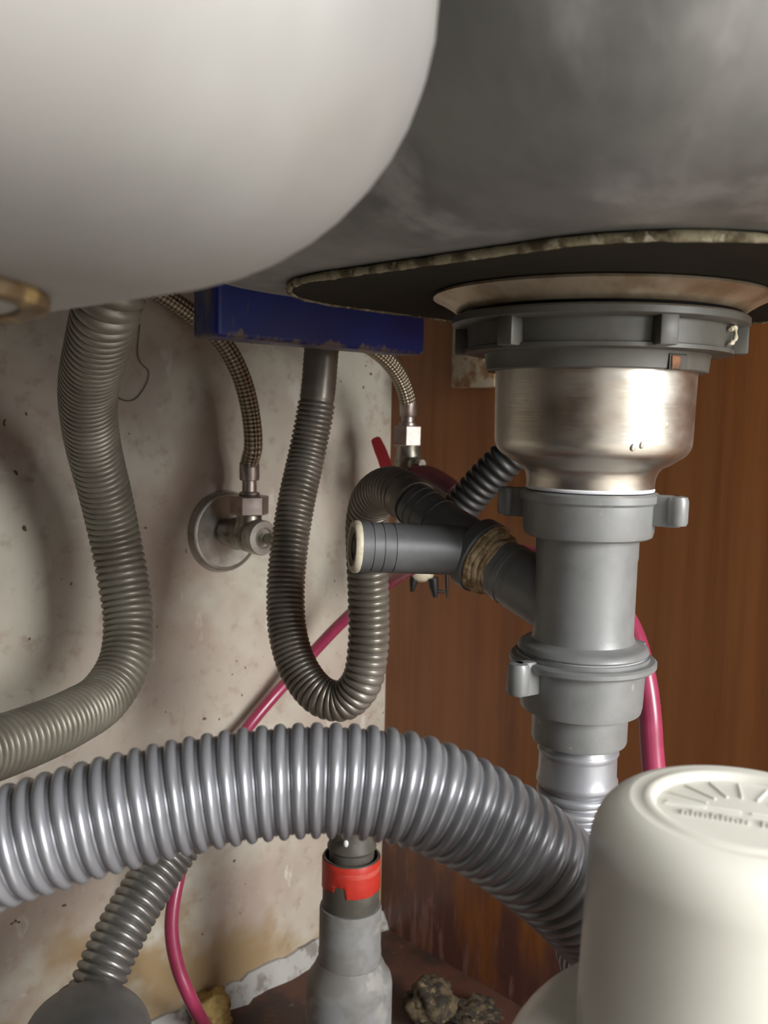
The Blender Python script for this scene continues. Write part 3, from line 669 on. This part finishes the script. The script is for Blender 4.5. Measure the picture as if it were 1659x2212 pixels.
for (x0, y0, x1, y1, r_) in ((895, 1238, 890, 1278, .0030), (935, 1248, 940, 1290, .0036), (965, 1240, 966, 1292, .0013), (938, 1276, 967, 1280, .0012)):
    a, b = at(x0, y0, .541), at(x1, y1, .541); p_ = Path([a, a.lerp(b, .5), b]); bm = bmesh.new(); sweep(bm, p_, [(0, r_ * 1.1), (p_.len * .5, r_), (p_.len, r_ * .5)], 10); obj('clip', bm, M['black'], v2, 50)
h2 = thing('braided_hose', 'short braided steel hose between blue block and ball valve', 'hose', at(882, 918, .568))
t2 = at(881, 921, .568)
q = [t2, at(882, 895, .568), at(881, 868, .566), at(868, 825, .56), at(843, 785, .55), at(805, 752, .54), at(755, 725, .53), at(690, 695, .52)]
pb = Path(q, 40, 30); bm = bmesh.new(); braided(bm, pb, .018, pb.len, .0060, 8); obj('braided_tube', bm, M['braid'], h2, 80)
bm = bmesh.new(); sweep(bm, pb, [(0, .0066), (.0022, .0066), (.0030, .0048), (.0070, .0048), (.0076, .0058), (.0090, .0062), (.0180, .0062), (.0190, .0058)], 28); obj('ferrule', bm, M['nickel'], h2, 30)
pm = Path([at(893, 1022, .553), at(930, 1030, .548), at(965, 1050, .54), at(1000, 1085, .53), at(1015, 1140, .52)]); bm = bmesh.new()
sweep(bm, pm, [(pm.len * i / 60, .0072 if i < 34 else .0055) for i in range(61)], 24); tag(obj('maroon_tube', bm, M['red'], None, 80), 'dark maroon tube leaving the ball valve behind the Y fitting', 'tube')

# ------------------------------------------------------------------ white canister with tall cap
cc = at(1612, 1747, .165); cx, cy = cc.x, cc.y; zc = cc.z
mC = Matrix.Translation((cx, cy, 0))
ca = thing('plastic_canister', 'milky white plastic canister with tall cap at lower right', 'canister', (cx, cy, 0))
k_ = .165 / 1650 
ringr = .0212
bodyr = .0345
bm = bmesh.new()
zt = zc
pr = [(0, zt - .0012), (ringr - .0018, zt - .0012), (ringr - .0012, zt + .0002), (ringr, zt + .0008), (ringr + .0012, zt + .0002), (ringr + .0024, zt - .0003), (bodyr - .0095, zt + .0003)]
for i in range(1, 11):
    t = R(86 * i / 10); pr.append((bodyr - .0105 + .0100 * math.sin(t), zt + .0003 - .0125 * (1 - math.cos(t))))
zbase = at(1581, 2268, .165).z
pr += [(bodyr + .0006, zbase + .012), (bodyr + .0008, zbase + .002), (bodyr - .001, zbase)]
lathe(bm, pr, mC, 128, True, True)
cap = obj('cap', bm, M['white'], ca, 60)
# raised spokes and worn lettering on the cap
for i in range(16):
    a = 2 * PI * i / 16 + .12
    if 165 < math.degrees(a) % 360 < 335: continue
    bm = bmesh.new(); box(bm, mC @ Matrix.Rotation(a, 4, 'Z'), .0085, ringr - .0035, -.0003, .0003, zt - .0013, zt - .0007, .0002); obj('spoke', bm, M['white'], cap, None)
mT = mC @ Matrix.Rotation(R(-21), 4, 'Z')
bm = bmesh.new(); box(bm, mT, -ringr + .004, -.001, -.0004, .0004, zt - .0013, zt - .0006, .0002); box(bm, mT, .001, ringr - .004, -.0004, .0004, zt - .0013, zt - .0006, .0002); obj('embossed_bar', bm, M['white'], cap, None)
bm = bmesh.new()
for i in range(13):
    x = -.0135 + .0021 * i
    if i == 7: continue
    hh = random.choice((.0026, .0034, .0034))
    for (xa, xb, ya, yb) in ((0, .0004, 0, hh), (.0011, .0015, 0, hh * random.choice((.6, 1))), (0, .0015, hh * .45, hh * .45 + .0004)):
        box(bm, mT, x + xa, x + xb, -.0062 + ya, -.0062 + yb, zt - .0013, zt - .0006)
obj('embossed_lettering', bm, M['white'], cap, None)
RB = .0540
sk = on_plane(1370, 1741, Z, zt - .003)
sv = Vector((sk.x - cx, sk.y - cy, 0)); ang = math.atan2(sv.y, sv.x)
bm = bmesh.new(); bmesh.ops.create_icosphere(bm, subdivisions=2, radius=1, matrix=mC @ Matrix.Rotation(ang, 4, 'Z') @ Matrix.Translation((bodyr - .0042, 0, zt - .0029)) @ Matrix.Rotation(R(38), 4, 'Y') @ Matrix.Diagonal((.0006, .0010, .0002, 1)))
obj('brown_speck', bm, M['rusttab'], cap, 80)
bm = bmesh.new(); pr = [(.020, zbase + .001), (bodyr + .002, zbase + .001)]
for i in range(1, 13):
    t = R(90 * i / 12); pr.append((bodyr + .002 + (RB - bodyr - .002) * math.sin(t), zbase + .001 - .020 * (1 - math.cos(t))))
pr += [(RB, .006), (RB - .003, 0)]
lathe(bm, pr, mC, 128); obj('body', bm, M['white'], ca, 60)

# ------------------------------------------------------------------ lumps, wood chip, hair
def lump(name, c, rx, ry, rz, mat, label, cat, amp=.35, fr=1.8, sd=0):
    bm = bmesh.new(); bmesh.ops.create_icosphere(bm, subdivisions=4, radius=1)
    for v in bm.verts:
        p = v.co.copy(); k = 1 + amp * noise.noise(p * fr + Vector((sd, 0, 0))) + amp * .5 * noise.noise(p * fr * 3 + Vector((0, sd, 0)))
        v.co = Vector((p.x * rx * k, p.y * ry * k, p.z * rz * k)) + Vector(c)
    mz = min(v.co.z for v in bm.verts)
    for v in bm.verts: v.co.z -= mz
    return tag(obj(name, bm, mat, None, 70), label, cat)
e2 = on_floor(455, 2222); lump('foam_lump', (e2.x, e2.y, .0), .015, .015, .012, M['foam'], 'yellow foam lump where the crimson tube meets the floor', 'foam', .4, 1.6, 3)
e3 = on_floor(925, 2215); lump('debris_lump', (e3.x, e3.y, .0), .017, .014, .014, M['debris'], 'crumbly yellowish debris lump on the floor beside standpipe', 'debris', .5, 1.3, 8)
e4 = on_floor(1010, 2225); lump('debris_lump', (e4.x + .005, e4.y + .01, .0), .018, .015, .006, M['debris'], 'flatter dark crumb of debris on floor towards the canister', 'debris', .5, 1.9, 15)
pA_, pB_ = on_panel(1000, 690), on_panel(1062, 838)
bm = bmesh.new(); m = CAB.copy(); 
yv0, yv1 = -pA_.dot(W), -pB_.dot(W)
box(bm, CAB, S_PANEL - .012, S_PANEL, yv1 - .012, yv0, pB_.z, pA_.z + .04, .0015)
tag(obj('wooden_batten', bm, M['blockwhite'], None, 40), 'pale paint-smeared wooden block on the brown panel behind lock nut', 'wood block')
pts = [on_wall(x, y) + W * .0012 for x, y in ((300, 700), (296, 740), (295, 765), (303, 785), (318, 800), (318, 818), (308, 840), (290, 862), (270, 866), (252, 858))]
ph_ = Path(pts, 20, 8); bm = bmesh.new(); sweep(bm, ph_, [(ph_.len * i / 120, .00030) for i in range(121)], 6)
tag(obj('hair_strand', bm, M['hair'], None, 80), 'thin brown strand stuck to the wall beside the left hose', 'strand')
